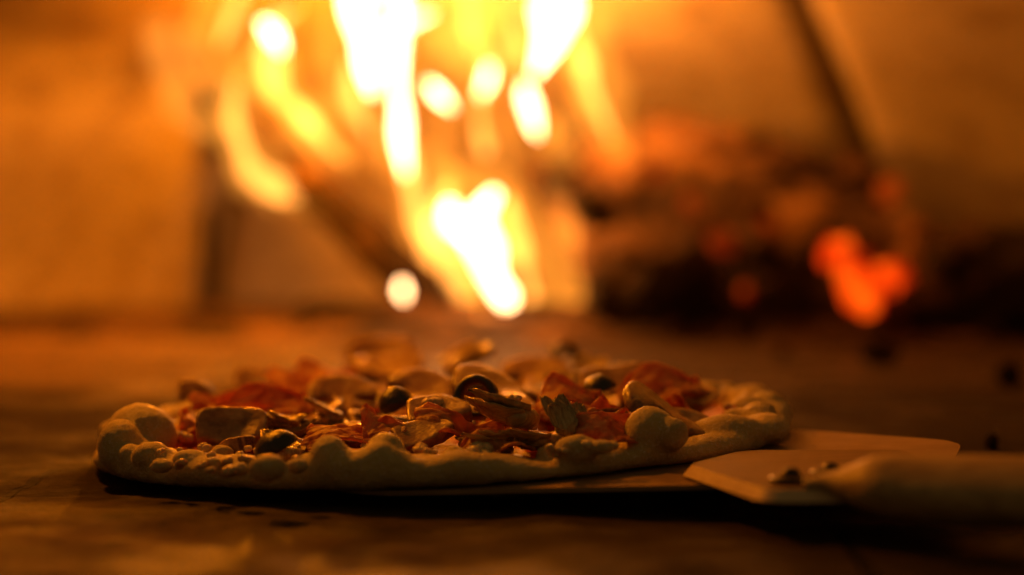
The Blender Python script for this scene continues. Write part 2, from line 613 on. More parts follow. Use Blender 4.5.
# ------------------------------------------------------------------ logs and coals
def log(name, p0, p1, r0, r1, mat, label, cat="log", seed=0.0, rough=0.22, bend=0.0, **kw):
    p0, p1 = V(p0), V(p1)
    L = (p1 - p0).length
    n, sides = 44, 40
    verts, faces = [], []
    t = (p1 - p0).normalized()
    u = t.cross(V((0, 0, 1)))
    if u.length < 0.1:
        u = V((1, 0, 0))
    u.normalize()
    w = u.cross(t).normalized()
    for i in range(n + 1):
        s = i / n
        e = min(s, 1 - s) / 0.04
        cap = 1.0 if e >= 1 else 0.80 + 0.20 * math.sqrt(max(0, 1 - (1 - e) ** 2))
        c = t * (L * s) + w * bend * math.sin(PI * s)
        rr = (r0 + (r1 - r0) * s) * cap
        for k in range(sides):
            a = 2 * PI * k / sides
            d = u * math.cos(a) + w * math.sin(a)
            q = V((math.cos(a) * 2.2, math.sin(a) * 2.2, s * L * 22 + seed))
            h = noise.fractal(q, 0.8, 2.1, 4) * rough
            h += 0.10 * noise.noise(V((math.cos(a) * 5, math.sin(a) * 5, s * L * 70 + seed)))
            verts.append(c + d * rr * (1 + h))
    for i in range(n):
        for k in range(sides):
            faces.append((i * sides + k, i * sides + (k + 1) % sides, (i + 1) * sides + (k + 1) % sides, (i + 1) * sides + k))
    verts.append(V((0, 0, 0)) + t * 0.004); c0 = len(verts) - 1
    verts.append(t * (L - 0.004)); c1 = len(verts) - 1
    for k in range(sides):
        faces.append((c0, (k + 1) % sides, k))
        faces.append((c1, n * sides + k, n * sides + (k + 1) % sides))
    o = link(name, mesh_from(verts, faces), mat, label=label, category=cat, **kw)
    o.location = p0
    return o

def lump_mesh(r, seed, sub=3, amp=0.35, flat=0.8, sc=1.6):
    bm = bmesh.new()
    bmesh.ops.create_icosphere(bm, subdivisions=sub, radius=1.0)
    sq = V((1 + 0.3 * math.sin(seed), 1 + 0.3 * math.cos(seed * 2.1), flat))
    for v in bm.verts:
        n = v.co.normalized()
        # faceted, broken-charcoal look
        h = 1 + amp * noise.fractal(n * sc + V((seed, seed * 2, 0)), 0.9, 2, 3) + 0.10 * noise.cell(n * 3.0 + V((seed, 0, 0)))
        v.co = V((n.x * sq.x, n.y * sq.y, n.z * sq.z)) * h * r
    return bm_mesh(bm)

# ash bed below the pile
def ash_bed():
    verts, faces = [], []
    nx, ny = 220, 90
    for j in range(ny + 1):
        for i in range(nx + 1):
            u, v = i / nx, j / ny
            x = -0.80 + 1.40 * u
            y = 1.58 + 0.50 * v
            env = max(0.0, math.sin(PI * u)) ** 0.6 * max(0.0, math.sin(PI * v)) ** 0.6
            env *= 0.25 + 0.75 * min(1.0, max(0.0, (x + 0.22) / 0.12))
            z = env * (0.026 + 0.014 * fr((x, y, 0), 16, 4)) + 0.006 * env * fr((x, y, 1), 70, 3) - 0.004
            verts.append((x, y, z))
    for j in range(ny):
        for i in range(nx):
            faces.append((j * (nx + 1) + i, j * (nx + 1) + i + 1, (j + 1) * (nx + 1) + i + 1, (j + 1) * (nx + 1) + i))
    link("ash_bed", mesh_from(verts, faces), M["ashbed"], kind="stuff", label="bed of grey ash and fine coals under the burning logs", category="ash")
ash_bed()

log("burning_log", at(575, 190, 1.88), at(935, 285, 1.66), 0.066, 0.050, M["ashy"],
    "thick ash-covered log sloping down to the right behind the bright ember", seed=2.0, rough=0.20)
log("burning_log", at(640, 150, 1.93), at(880, 205, 1.86), 0.040, 0.036, M["ashy"],
    "ashy log lying highest on the pile, right of the flames", seed=9.0, rough=0.18)
log("burning_log", at(590, 292, 1.66), at(800, 312, 1.72), 0.020, 0.024, M["char"],
    "black charred log low at the front of the pile", seed=5.0, rough=0.25)
log("burning_log", at(192, 70, 1.96), at(445, 312, 1.72), 0.016, 0.021, M["char"],
    "scorched log leaning steeply up to the left through the flames", seed=12.0, rough=0.2)
log("burning_log", at(545, 175, 1.86), at(640, 318, 1.70), 0.021, 0.026, M["brown"],
    "short scorched log propped against the right edge of the flames", seed=15.0, rough=0.22)
log("burning_log", at(300, 318, 1.70), at(600, 322, 1.73), 0.015, 0.017, M["char"],
    "charred log lying flat on the ash under the flames", seed=18.0)
log("burning_log", at(205, 306, 2.07), at(211, 120, 2.07), 0.0050, 0.0055, M["coal"],
    "thin black stick standing upright at the left behind the fire", seed=31.0, rough=0.2)
log("burning_log", at(196, 60, 2.02), at(232, 150, 2.00), 0.022, 0.016, M["char"],
    "blackened stub at the upper end of the leaning log", seed=21.0)

log("burning_log", at(905, 290, 1.66), at(1140, 262, 1.60), 0.040, 0.044, M["char"],  # added log, darkens the corner where wall and floor meet in shade
    "dark log shape at the far right, standing in for the shadowed corner", seed=24.0, rough=0.25)
log("burning_log", at(600, 250, 1.78), at(780, 262, 1.70), 0.030, 0.034, M["brown"],
    "scorched log across the middle of the pile above the black hollow", seed=27.0, rough=0.2)
# bright ember cluster and dull glowing pieces
def lump(name, px, py, y, rpx, mat, label, cat, seed, flat=0.8, **kw):
    p = at(px, py, y)
    o = link(name, lump_mesh(rpx / FPX * y, seed, flat=flat), mat, label=label, category=cat, **kw)
    o.location = p
    o.rotation_euler = (seed, seed * 1.3, seed * 0.7)
    return o
lump("glowing_ember", 860, 284, 1.585, 26, M["ember"], "largest orange ember glowing low in the right side of the pile", "ember", 1.0, 0.8)
lump("glowing_ember", 836, 252, 1.60, 18, M["ember"], "bright red ember standing just above left of the largest one", "ember", 4.2, 1.3)
lump("glowing_ember", 851, 268, 1.59, 12, M["ember"], "small red ember between the largest one and the upper one", "ember", 5.9, 0.9)
lump("glowing_ember", 878, 288, 1.59, 14, M["ember"], "small orange ember under the right side of the largest one", "ember", 6.7, 0.7)
lump("glowing_ember", 890, 277, 1.60, 15, M["ember"], "orange ember touching the right side of the largest one", "ember", 2.9, 0.9)
lump("glowing_ember", 745, 292, 1.62, 8, M["dull"], "small red ember at the foot of the pile beside the black hollow", "ember", 2.2)
lump("glowing_ember", 888, 190, 1.76, 13, M["dull"], "dim red ember at the top right end of the pile", "ember", 3.3)
lump("glowing_ember", 765, 225, 1.66, 7, M["dull"], "small dim red ember between the ashy logs left of the bright ones", "ember", 7.7)
lump("glowing_ember", 655, 170, 1.76, 8, M["dull"], "small dim red ember near the top left of the pile beside the flames", "ember", 8.8)
lump("glowing_ember", 690, 205, 1.72, 11, M["dull"], "dim red ember high on the thick ashy log", "ember", 5.1)
lump("glowing_ember", 722, 243, 1.68, 12, M["dull"], "dim red ember in the middle of the thick ashy log", "ember", 6.4)

coal_meshes = [lump_mesh(1.0, 20 + i * 3.1, amp=0.45) for i in range(6)]
def coal(p, r, mat, i, **kw):
    me = coal_meshes[i % 6]
    key = (i % 6, mat)
    if key not in _cc:
        m2 = me.copy()
        m2.materials.clear()
        m2.materials.append(mat)
        m2.polygons.foreach_set("use_smooth", [True] * len(m2.polygons))
        _cc[key] = m2
    o = bpy.data.objects.new("charcoal_lump", _cc[key])
    COL.objects.link(o)
    o.location = p
    o.scale = (r, r, r)
    o.rotation_euler = (i * 1.1, i * 2.3, i * 0.7)
    for k, v in kw.items():
        o[k] = v
    return o
_cc = {}
for i, (px, py, r, lab) in enumerate((
        (880, 356, 0.0105, "round black coal alone on the floor in front of the ember pile"),
        (1008, 378, 0.0095, "black coal on the floor at the right edge of the picture"),
        (992, 441, 0.0032, "small black crumb on the floor just above the peel handle"),
        (782, 350, 0.0050, "tiny black coal on the floor between pizza and pile"),
        (958, 330, 0.0120, "dark coal at the right foot of the pile"))):
    p = on_floor(px, py + 6)
    coal(p + V((0, 0, r * 0.6)), r, M["coal"], i, label=lab, category="coal")
for (px, py, y, rpx, fl, lab) in ((592, 208, 1.69, 24, .8, "black lump standing in for the dark hollow right of the lowest white flame"),  # black body added in place of a shaded hollow beside the flames
        (680, 284, 1.62, 38, .75, "largest black lump, standing in for the dark hollow low in the pile"),  # black body added where the pile has a shaded hollow
        (640, 300, 1.64, 20, .7, "black charcoal block left of the largest one"),
        (768, 292, 1.63, 18, .8, "black charcoal block beside the small red ember"),
        (756, 142, 1.80, 13, .8, "black charcoal piece on the crest of the pile"),
        (950, 262, 1.62, 26, .9, "black charcoal block at the right end of the pile")):
    lump("charcoal_block", px, py, y, rpx, M["coal"], lab, "coal", px * 0.013, fl)
for i in range(46):
    px = rnd.uniform(560, 985)
    py = rnd.uniform(306, 334)
    p = on_floor(px, py)
    if p.y > 1.85:
        p.y = rnd.uniform(1.6, 1.85)
    r = rnd.uniform(0.006, 0.015)
    mat = rnd.choice([M["coal"], M["char"], M["ashy"], M["brown"]])
    coal(V((p.x, p.y, r * 0.5 + 0.004)), r, mat, i, label="small charcoal lump in the heap along the foot of the log pile",
         category="coal", group="coals along the foot of the pile")
for i in range(9):
    px = rnd.uniform(640, 955)
    t = (px - 600) / 350
    py = rnd.uniform(150 + 110 * t, 300)
    r = rnd.uniform(0.010, 0.020)
    coal(at(px, py, 1.76 - 0.12 * t + rnd.uniform(-0.03, 0.0)), r, rnd.choice([M["ashy"], M["brown"], M["ashy"], M["coal"]]), i + 3,
         label="broken piece of ashy charcoal lodged between the logs", category="coal", group="charcoal pieces lodged in the pile")

# ------------------------------------------------------------------ flames
FC = (1.0, 0.40, 0.060)
FC2 = (1.0, 0.30, 0.028)
fm = {"w": mat_flame("white_hot_flame", 9.5, (1.0, 0.51, 0.21)), "y": mat_flame("yellow_flame", 1.8, (1.0, 0.37, 0.06)),
      "o": mat_flame("orange_flame", 0.40, (1.0, 0.33, 0.03)), "v": mat_flame("flame_veil", 0.045, FC2), "r": mat_flame("thin_ribbon_flame", 0.30, (1, 0.38, 0.05))}
fire = empty("fire", (0.0, 1.78, 0), label="tall yellow and white flames rising from the burning logs", category="fire")
jr = random.Random(77)
def flame(kind, depth, pts, shrink=12.3, flat=0.6, lab=None):
    o = flame_one(kind, depth, pts, shrink, flat, lab)
    if kind in "wy" and len(pts) > 3:
        for k in range(2):      # thin torn strands running beside the main tongue
            dx = jr.choice([-1, 1]) * jr.uniform(7, 16)
            q = [(px + dx * (0.5 + i * 0.35) + jr.uniform(-4, 4), py + jr.uniform(-14, 14), jr.uniform(15, 18)) for i, (px, py, r) in enumerate(pts)]
            flame_one("o", depth + jr.uniform(-0.03, 0.03), q, 12.5, flat)
    return o
def flame_one(kind, depth, pts, shrink=11.5, flat=0.6, lab=None):
    P4 = []
    for (px, py, r) in pts:
        p = at(px, py, depth)
        rr = max(r - shrink - (0.5 if kind == "w" else 0), 2.5) / FPX * depth
        P4.append((p.x, p.y, p.z, rr))
    # pointed ends
    P4 = [(*P4[0][:3], P4[0][3] * 0.6)] + P4[1:-1] + [(*P4[-1][:3], P4[-1][3] * 0.5)] if len(P4) > 2 else P4
    o = link("flame_tongue", tube(P4, 7, 12, 0.9, depth * 31, flat), fm[kind], fire)
    o.matrix_parent_inverse = Matrix.Translation(-V(fire.location))
    if lab:
        o["label"] = lab
    return o
flame("w", 1.74, [(350, -60, 24), (352, -10, 28), (358, 25, 30), (370, 65, 24), (372, 95, 15)])
flame("y", 1.75, [(350, 60, 18), (352, 100, 22), (372, 140, 15)])
flame("w", 1.76, [(402, -40, 18), (398, 20, 22), (398, 80, 20), (402, 140, 18), (406, 175, 13)])
flame("w", 1.77, [(380, 30, 14), (405, 22, 19), (432, 14, 14)])
flame("y", 1.76, [(404, 130, 20), (412, 190, 20), (425, 240, 20), (434, 270, 19), (437, 292, 14)])
flame("w", 1.75, [(428, 82, 14), (440, 96, 19), (452, 108, 14)])
flame("y", 1.80, [(488, 50, 16), (486, 75, 20), (478, 110, 16), (484, 145, 18), (488, 155, 12)])
flame("w", 1.80, [(490, 66, 15), (487, 80, 17), (480, 96, 14)])
flame("w", 1.79, [(566, -60, 24), (556, -10, 28), (550, 30, 28), (542, 58, 18), (534, 75, 12)])
flame("w", 1.74, [(524, 84, 14), (528, 102, 20), (533, 122, 20), (538, 136, 14)])
flame("o", 1.72, [(552, 118, 14), (560, 138, 26), (562, 160, 24), (560, 170, 16)], shrink=8)
flame("y", 1.80, [(575, 20, 14), (586, 70, 20), (600, 110, 17), (612, 140, 14)])
flame("o", 1.80, [(575, -20, 18), (592, 50, 32), (610, 120, 26), (632, 165, 14)], shrink=6)
flame("w", 1.71, [(496, 192, 19), (482, 220, 27), (484, 255, 28), (500, 285, 28), (508, 306, 25)])
flame("w", 1.71, [(450, 202, 18), (452, 220, 20), (470, 240, 19)])
flame("y", 1.72, [(446, 185, 18), (444, 225, 24), (455, 270, 25), (466, 304, 24)])
flame("y", 1.73, [(505, 200, 18), (520, 250, 20), (532, 300, 20)])
flame("o", 1.73, [(515, 185, 20), (535, 230, 34), (560, 280, 30), (585, 318, 16)], shrink=6)
flame("o", 1.74, [(440, 300, 14), (500, 316, 24), (560, 312, 22), (590, 300, 12)], shrink=4)
flame("o", 1.74, [(430, 170, 20), (470, 205, 40), (480, 260, 46), (480, 312, 26)], shrink=6)
flame("w", 1.70, [(402, 282, 15), (403, 291, 17), (404, 299, 15)])
flame("w", 1.78, [(262, 22, 14), (275, 36, 22), (282, 52, 15)])
flame("y", 1.78, [(300, 5, 15), (272, 35, 24), (276, 88, 19), (299, 111, 19), (330, 150, 16)])
flame("y", 1.78, [(236, 80, 15), (235, 120, 20), (250, 168, 22), (280, 192, 22), (300, 200, 15)], lab="curling yellow flame hooked under itself at the left of the fire")
flame("o", 1.78, [(262, 30, 18), (240, 90, 32), (248, 150, 32), (285, 188, 24)], shrink=6)
flame("y", 1.79, [(292, 104, 14), (310, 122, 18), (326, 142, 16), (340, 158, 13)])
flame("o", 1.79, [(276, 50, 20), (280, 95, 26), (310, 125, 28), (350, 165, 16)], shrink=6)
flame("y", 1.80, [(245, -30, 16), (236, 10, 20), (220, 45, 14)])
flame("o", 1.80, [(215, -20, 22), (205, 20, 24), (222, 55, 16)], shrink=6)
flame("r", 1.82, [(132, -40, 18), (145, 5, 24), (170, 65, 24), (182, 105, 22), (205, 138, 18)], shrink=8, lab="faint pale ribbon of flame at the far left of the fire")
flame("r", 1.84, [(165, -40, 14), (180, 20, 16), (205, 80, 14), (225, 120, 12)], shrink=8)
flame("r", 1.76, [(545, 175, 12), (572, 230, 17), (600, 280, 17), (620, 318, 12)], shrink=8)
flame("o", 1.77, [(332, 0, 10), (328, 60, 14), (345, 120, 14), (352, 150, 8)], shrink=8)
flame("o", 1.77, [(448, 100, 10), (440, 150, 15), (452, 190, 14), (450, 215, 8)], shrink=8)
flame("y", 1.77, [(470, -30, 14), (468, 20, 17), (474, 50, 14)], shrink=12)
flame("y", 1.77, [(512, 10, 12), (518, 50, 16), (524, 78, 13)], shrink=12)
flame("o", 1.82, [(455, -50, 26), (452, 0, 34), (458, 40, 30), (462, 75, 16)], shrink=6)
flame("o", 1.83, [(505, -50, 26), (500, 0, 32), (506, 45, 28), (512, 80, 16)], shrink=6)
flame("v", 1.84, [(470, -60, 70), (440, 40, 85), (430, 130, 60), (450, 240, 40)], shrink=0)
flame("v", 1.86, [(330, -60, 60), (330, 20, 80), (350, 90, 50), (380, 160, 30)], shrink=0)
flame("v", 1.86, [(560, -60, 60), (545, 20, 75), (560, 100, 45), (600, 160, 25)], shrink=0)
flame("v", 1.85, [(250, -60, 60), (255, 10, 65), (270, 90, 45), (310, 160, 25)], shrink=0)
flame("v", 1.83, [(400, 150, 30), (440, 210, 50), (470, 280, 60), (480, 325, 40)], shrink=0)
flame("o", 1.83, [(480, -60, 30), (475, -10, 34), (462, 40, 30), (455, 70, 18)], shrink=6)
# flame tongues added out of view under the vault, around the fill lamps
def unseen_flame(kind, pts):
    o = link("flame_tongue", tube(pts, 8, 14, 0.5, pts[0][0] * 50, 0.5), fm[kind], fire)
    o.matrix_parent_inverse = Matrix.Translation(-V(fire.location))
unseen_flame("o", [(-0.13, 1.74, 0.29, 0.012), (-0.12, 1.66, 0.35, 0.024), (-0.10, 1.52, 0.39, 0.022), (-0.13, 1.36, 0.40, 0.006)])
unseen_flame("o", [(0.03, 1.77, 0.29, 0.012), (0.04, 1.68, 0.35, 0.026), (0.01, 1.54, 0.40, 0.022), (0.04, 1.40, 0.41, 0.006)])
unseen_flame("o", [(-0.06, 1.74, 0.29, 0.012), (-0.05, 1.62, 0.36, 0.022), (-0.04, 1.40, 0.40, 0.022), (-0.06, 1.22, 0.41, 0.018), (-0.14, 1.20, 0.39, 0.014), (-0.23, 1.06, 0.362, 0.012), (-0.27, 1.00, 0.345, 0.013), (-0.31, 0.94, 0.320, 0.004)])

# point lamps: the fire's own light, plus unseen fill added above the pizza
def lamp(name, loc, power, radius, color=(1.0, 0.245, 0.004)):
    d = bpy.data.lights.new(name, "POINT")
    d.energy = power
    d.color = color
    d.shadow_soft_size = radius
    o = bpy.data.objects.new(name, d)
    o.location = loc
    COL.objects.link(o)
    return o
lamp("fire_and_fill_light", (-0.205, 1.75, 0.225), 7.4, 0.012)
lamp("fire_and_fill_light", (-0.020, 1.69, 0.075), 0.3, 0.012)
lamp("fire_and_fill_light", (0.060, 1.78, 0.265), 1.2, 0.03)
lamp("fire_and_fill_light", (-0.10, 1.40, 0.400), 2.1, 0.012)  # added fill lamp out of view, above and behind the pizza
lamp("fire_and_fill_light", (-0.27, 1.02, 0.345), 6.0, 0.015)  # added fill lamp out of view, lights the pizza from upper left

# ------------------------------------------------------------------ world: the dim room beyond the oven mouth
W = bpy.data.worlds.new("World")
S.world = W
W.use_nodes = True
bg = W.node_tree.nodes["Background"]
bg.inputs[0].default_value = (1.0, 0.64, 0.24, 1)
bg.inputs[1].default_value = 0.066

# ------------------------------------------------------------------ pizza
PC = V((-0.030, 0.861, 0.0))
PR = 0.1485
TILT = math.atan(0.0125 / 0.30)
pizza = empty("pizza", (PC.x, PC.y, 0.0062), label="unbaked pizza with mushrooms, ham, artichoke and olives sliding off a peel", category="pizza")
pizza.rotation_euler = (0, -TILT, 0)
PM = Matrix.Translation(V((PC.x, PC.y, 0.0062))) @ Matrix.Rotation(-TILT, 4, "Y")
PMI = PM.inverted()

def on_pizza(px, py, z=0.008):
    """local point of the pizza's surface plane (height z) seen at a pixel"""
    o = PMI @ V((0, 0, CAMZ))
    d = PMI.to_3x3() @ ray(px, py)
    t = (z - o.z) / d.z
    return o + d * t

def rimR(a):
    return PR * (1 + 0.014 * math.sin(2 * a + 0.6) + 0.010 * math.sin(3 * a + 2.0) + 0.006 * math.sin(7 * a))

def rim_h(a):
    boost = 0.0
    for (x, y, top_) in _bub:
        d = (math.atan2(y, x) - a + PI) % (2 * PI) - PI
        w = 0.05
        boost = max(boost, 0.30 * max(0.0, top_ - 0.0125) * math.exp(-(d / w) ** 2))
    return 0.0049 + boost + 0.0011 * math.sin(3 * a + 1) + 0.0008 * math.sin(8 * a + 2) + 0.0006 * math.sin(17 * a)

def add_sphere(bm, c, r, sq=(1, 1, 1), sub=3, rot=0):
    mat = Matrix.Translation(c) @ Matrix.Rotation(rot, 4, "Z") @ Matrix.Diagonal((r * sq[0], r * sq[1], r * sq[2], 1))
    bmesh.ops.create_icosphere(bm, subdivisions=sub, radius=1.0, matrix=mat)

_bub = []
def build_crust():
    for (px, py, z, r, sq) in BUBBLES:
        c = on_pizza(px, py, z)
        _bub.append((c.x, c.y, z + r * sq[2]))
    bm = bmesh.new()
    # base slab
    n = 180
    lo, hi = [], []
    for i in range(n):
        a = 2 * PI * i / n
        r = rimR(a) - 0.008
        lo.append(bm.verts.new((r * math.cos(a), r * math.sin(a), 0.0004)))
        hi.append(bm.verts.new((r * math.cos(a), r * math.sin(a), 0.0052)))
    bm.faces.new(lo[::-1]); bm.faces.new(hi)
    for i in range(n):
        bm.faces.new((lo[i], lo[(i + 1) % n], hi[(i + 1) % n], hi[i]))
    # rim tube, flattened below
    S_ = 20
    rings = []
    n2 = 300
    for i in range(n2):
        a = 2 * PI * i / n2
        h = rim_h(a)
        w = 0.0095 + 0.0012 * math.sin(5 * a + 1)
        rc = rimR(a) - w
        ring = []
        for k in range(S_):
            b = 2 * PI * k / S_
            z = math.sin(b)
            zz = h + h * z if z > 0 else h + z * (h - 0.0002)
            if z < 0:
                zz = h * (1 - abs(z) ** 0.8)
            rr = rc + w * math.copysign(abs(math.cos(b)) ** 0.85, math.cos(b))
            ring.append(bm.verts.new((rr * math.cos(a), rr * math.sin(a), max(zz, 0.0003))))
        rings.append(ring)
    for i in range(n2):
        A, B = rings[i], rings[(i + 1) % n2]
        for k in range(S_):
            bm.faces.new((A[k], B[k], B[(k + 1) % S_], A[(k + 1) % S_]))
    # dough bubbles seen in the photograph: pixel, height of the bubble's centre, radius
    for (px, py, z, r, sq) in BUBBLES:
        if r < 0.0056:
            z, r = z - 0.0003, r * 0.9
        c = on_pizza(px, py, z)
        add_sphere(bm, c, r, sq)
    # small blisters elsewhere on the rim
    rr_ = random.Random(5)
    for i in range(70):
        a = rr_.choice([rr_.uniform(-0.12, 0.30), rr_.uniform(0.72, 1.08)]) * PI
        r = rr_.uniform(0.003, 0.0065)
        q = rimR(a) - rr_.uniform(0.006, 0.018)
        add_sphere(bm, (q * math.cos(a), q * math.sin(a), 0.0095 + r * 0.2), r, (1.2, 1, 0.9))
    me = baked(bm_mesh(bm), 0.00105, 14, 0.5)
    def f(p, n):
        return 0.0006 * fr(p, 60, 2) + 0.00022 * fr(p, 330, 3, 3.0) + (0.00035 * fr(p, 900, 2) if p.z < 0.010 else 0.0002 * fr(p, 900, 2))
    displace(me, f)
    for v in me.vertices:
        if v.co.z < 0.0:
            v.co.z = 0.0
    return me

BUBBLES = [
    # px, py of centre, centre height, radius, squash
    (141, 437, 0.0142, 0.0140, (1.05, 1.0, 0.98)),
    (120, 446, 0.0130, 0.0100, (0.9, 1, 1.1)),
    (118, 437, 0.0140, 0.0060, (1, 1, 1.2)),
    (152, 456, 0.0110, 0.0068, (1.2, 1, 0.8)),
    (190, 458, 0.0115, 0.0050, (1.6, 1, 0.8)),
    (130, 455, 0.0110, 0.0050, (1, 1, 1)),
    (222, 452, 0.0115, 0.0042, (1.3, 1, 0.8)),
    (212, 464, 0.0115, 0.0040, (1.1, 1, 0.9)),
    (162, 466, 0.0100, 0.0040, (1.4, 1, 0.9)),
    (240, 469, 0.0105, 0.0038, (1.2, 1, 0.9)),
    (268, 468, 0.0125, 0.0058, (1.2, 1, 0.9)),
    (298, 466, 0.0115, 0.0038, (1.2, 1, 0.9)),
    (330, 456, 0.0126, 0.0072, (1.0, 1.0, 1.10)),
    (386, 453, 0.0126, 0.0076, (1.0, 1.0, 1.05)),
    (422, 460, 0.0095, 0.0045, (1.8, 1, 0.7)),
    (455, 456, 0.0105, 0.0048, (1.1, 1, 1.0)),
    (480, 456, 0.0090, 0.0040, (1.6, 1, 0.8)),
    (576, 449, 0.0108, 0.0064, (1.4, 1.0, 0.85)),
    (548, 452, 0.0090, 0.0040, (1.4, 1, 0.8)),
    (602, 447, 0.0120, 0.0042, (1.4, 1, 0.8)),
    (650, 431, 0.0138, 0.0098, (1.0, 1.0, 0.98)),
    (673, 434, 0.0130, 0.0064, (1.0, 1.0, 1.0)),
    (726, 432, 0.0078, 0.0085, (1.8, 1.2, 0.85)),
    (765, 428, 0.0075, 0.0085, (1.2, 1.5, 0.75)),
    (748, 408, 0.0115, 0.0070, (1.2, 1.2, 0.8)),
    (765, 402, 0.0120, 0.0060, (1.2, 1.2, 0.8)),
]
crust = link("crust", build_crust(), M["dough"], pizza)

def build_sauce():
    verts, faces = [(0, 0, 0.0075)], []
    nr, na = 60, 160
    for j in range(1, nr + 1):
        for i in range(na):
            a = 2 * PI * i / na
            r = (rimR(a) - 0.0165) * j / nr
            x, y = r * math.cos(a), r * math.sin(a)
            z = 0.0066 + 0.0018 * fr((x, y, 0), 60, 4) + 0.0008 * fr((x, y, 0), 240, 2, 3)
            if j == nr:
                z = 0.0045
            verts.append((x, y, z))
    for i in range(na):
        faces.append((0, 1 + i, 1 + (i + 1) % na))
    for j in range(nr - 1):
        for i in range(na):
            a, b = 1 + j * na + i, 1 + j * na + (i + 1) % na
            faces.append((a, a + na, b + na, b))
    return mesh_from(verts, faces)
link("tomato_sauce", build_sauce(), M["sauce"], pizza)

# ---- topping meshes
def mushroom_mesh(kind, seed):
    if kind == "full":      # a lengthwise slice: cap with stem
        L = 0.017
        pts = [(L * math.cos(a), 0.015 * math.sin(a)) for a in np.linspace(0, PI, 22)]
        pts += [(-0.0155, -0.0035), (-0.010, -0.002), (-0.0055, -0.001), (-0.0050, -0.010), (-0.0058, -0.016), (0.0058, -0.016), (0.0050, -0.010), (0.0055, -0.001), (0.010, -0.002), (0.0155, -0.0035)]
        cap = 22
    elif kind == "half":    # half a cap
        pts = [(0.018 * math.cos(a), 0.012 * math.sin(a)) for a in np.linspace(-0.15, PI * 0.62, 18)]
        pts += [(-0.008, -0.004), (0.004, -0.0050), (0.012, -0.0045)]
        cap = 18
    else:                   # broad block cut from a large cap
        pts = [(0.0155 * (abs(math.cos(a)) ** 0.6) * math.copysign(1, math.cos(a)), 0.0095 * abs(math.sin(a)) ** 0.6) for a in np.linspace(0, PI, 22)]
        pts += [(-0.0145, -0.006), (-0.004, -0.0075), (0.006, -0.0070), (0.0145, -0.0055)]
        cap = 22
    t = {"full": 0.0048, "half": 0.0068, "block": 0.0085}[kind]
    rr_ = random.Random(seed)
    sx_, sy_ = rr_.uniform(0.9, 1.1), rr_.uniform(0.85, 1.1)
    pts = [(x * sx_ * (1 + 4 * y), y * sy_ + 3.0 * x * x * (seed % 3 - 1)) for x, y in pts]
    bm = bmesh.new()
    lo = [bm.verts.new((x, y, -t / 2)) for x, y in pts]
    hi = [bm.verts.new((x, y, t / 2)) for x, y in pts]
    bm.faces.new(lo[::-1]); bm.faces.new(hi)
    n = len(pts)
    for i in range(n):
        bm.faces.new((lo[i], lo[(i + 1) % n], hi[(i + 1) % n], hi[i]))
    bmesh.ops.triangulate(bm, faces=bm.faces)
    me = baked(bm_mesh(bm), 0.00062, 12 if kind == "full" else 26, 0.5)
    arc = [V((x, y)) for x, y in pts[:cap]]
    k1, k2 = rr_.uniform(-1, 1), rr_.uniform(-1, 1)
    sk = me.attributes.new("skin", "FLOAT", "POINT")
    vals = []
    for v in me.vertices:
        d = min((V((v.co.x, v.co.y)) - q).length for q in arc)
        g = 0.0
        if kind == "full" and abs(v.co.x) > 0.0058 and -0.004 < v.co.y < 0.0016:
            g = 0.62
        vals.append(max(max(0.0, 1 - d / 0.0019), g))
    sk.data.foreach_set("value", vals)
    displace(me, lambda p, n: 0.00028 * fr(p, 90, 2, seed) + 0.0001 * fr(p, 500, 2, seed) - (0.0012 * max(0, 1 - (p.x ** 2 + p.y ** 2) / 0.0001) if abs(n.z) > 0.6 else 0))
    for v in me.vertices:
        v.co.z += 18 * k1 * v.co.x ** 2 * 0.7 + 12 * k2 * v.co.x * v.co.y
    me.update()
    return me

def ham_mesh(w, h, seed, folds=1.0):
    rr_ = random.Random(seed)
    nx, ny = 56, 38
    ph = [rr_.uniform(0, 6.28) for _ in range(6)]
    verts, faces = [], []
    for j in range(ny + 1):
        for i in range(nx + 1):
            u, v = i / nx * 2 - 1, j / ny * 2 - 1
            edge = 1 + 0.06 * noise.fractal(V((math.atan2(v, u) * 1.6, seed, 0)), 0.8, 2, 3)
            # squarish sheet with ragged border
            x = u * math.sqrt(1 - 0.42 * v * v) * w / 2 * edge; y = v * math.sqrt(1 - 0.42 * u * u) * h / 2 * edge
            z = folds * (0.0036 * math.sin(2.6 * u + 1.3 * v + ph[0]) + 0.0008 * math.sin(4.3 * u - 2.5 * v + ph[1]) + 0.0003 * math.sin(2.0 * u + 9.0 * v + ph[2]))
            z += 0.0013 * noise.fractal(V((u * 2.2, v * 2.2, seed)), 0.8, 2, 4) + 0.0022 * folds * abs(v) ** 3
            x += 0.0015 * folds * math.sin(4 * v + ph[3]) * abs(u)
            x *= (1 - 0.18 * folds * abs(math.sin(3.4 * u + ph[0])))
            verts.append((x, y, z))
    for j in range(ny):
        for i in range(nx):
            a = j * (nx + 1) + i
            faces.append((a, a + 1, a + nx + 2, a + nx + 1))
    return solid(mesh_from(verts, faces), 0.0009)

def solid(me, t):
    o = bpy.data.objects.new("tmp", me)
    COL.objects.link(o)
    s = o.modifiers.new("s", "SOLIDIFY")
    s.thickness = t
    s.offset = 0
    ev = o.evaluated_get(bpy.context.evaluated_depsgraph_get())
    out = bpy.data.meshes.new_from_object(ev)
    bpy.data.objects.remove(o)
    return out

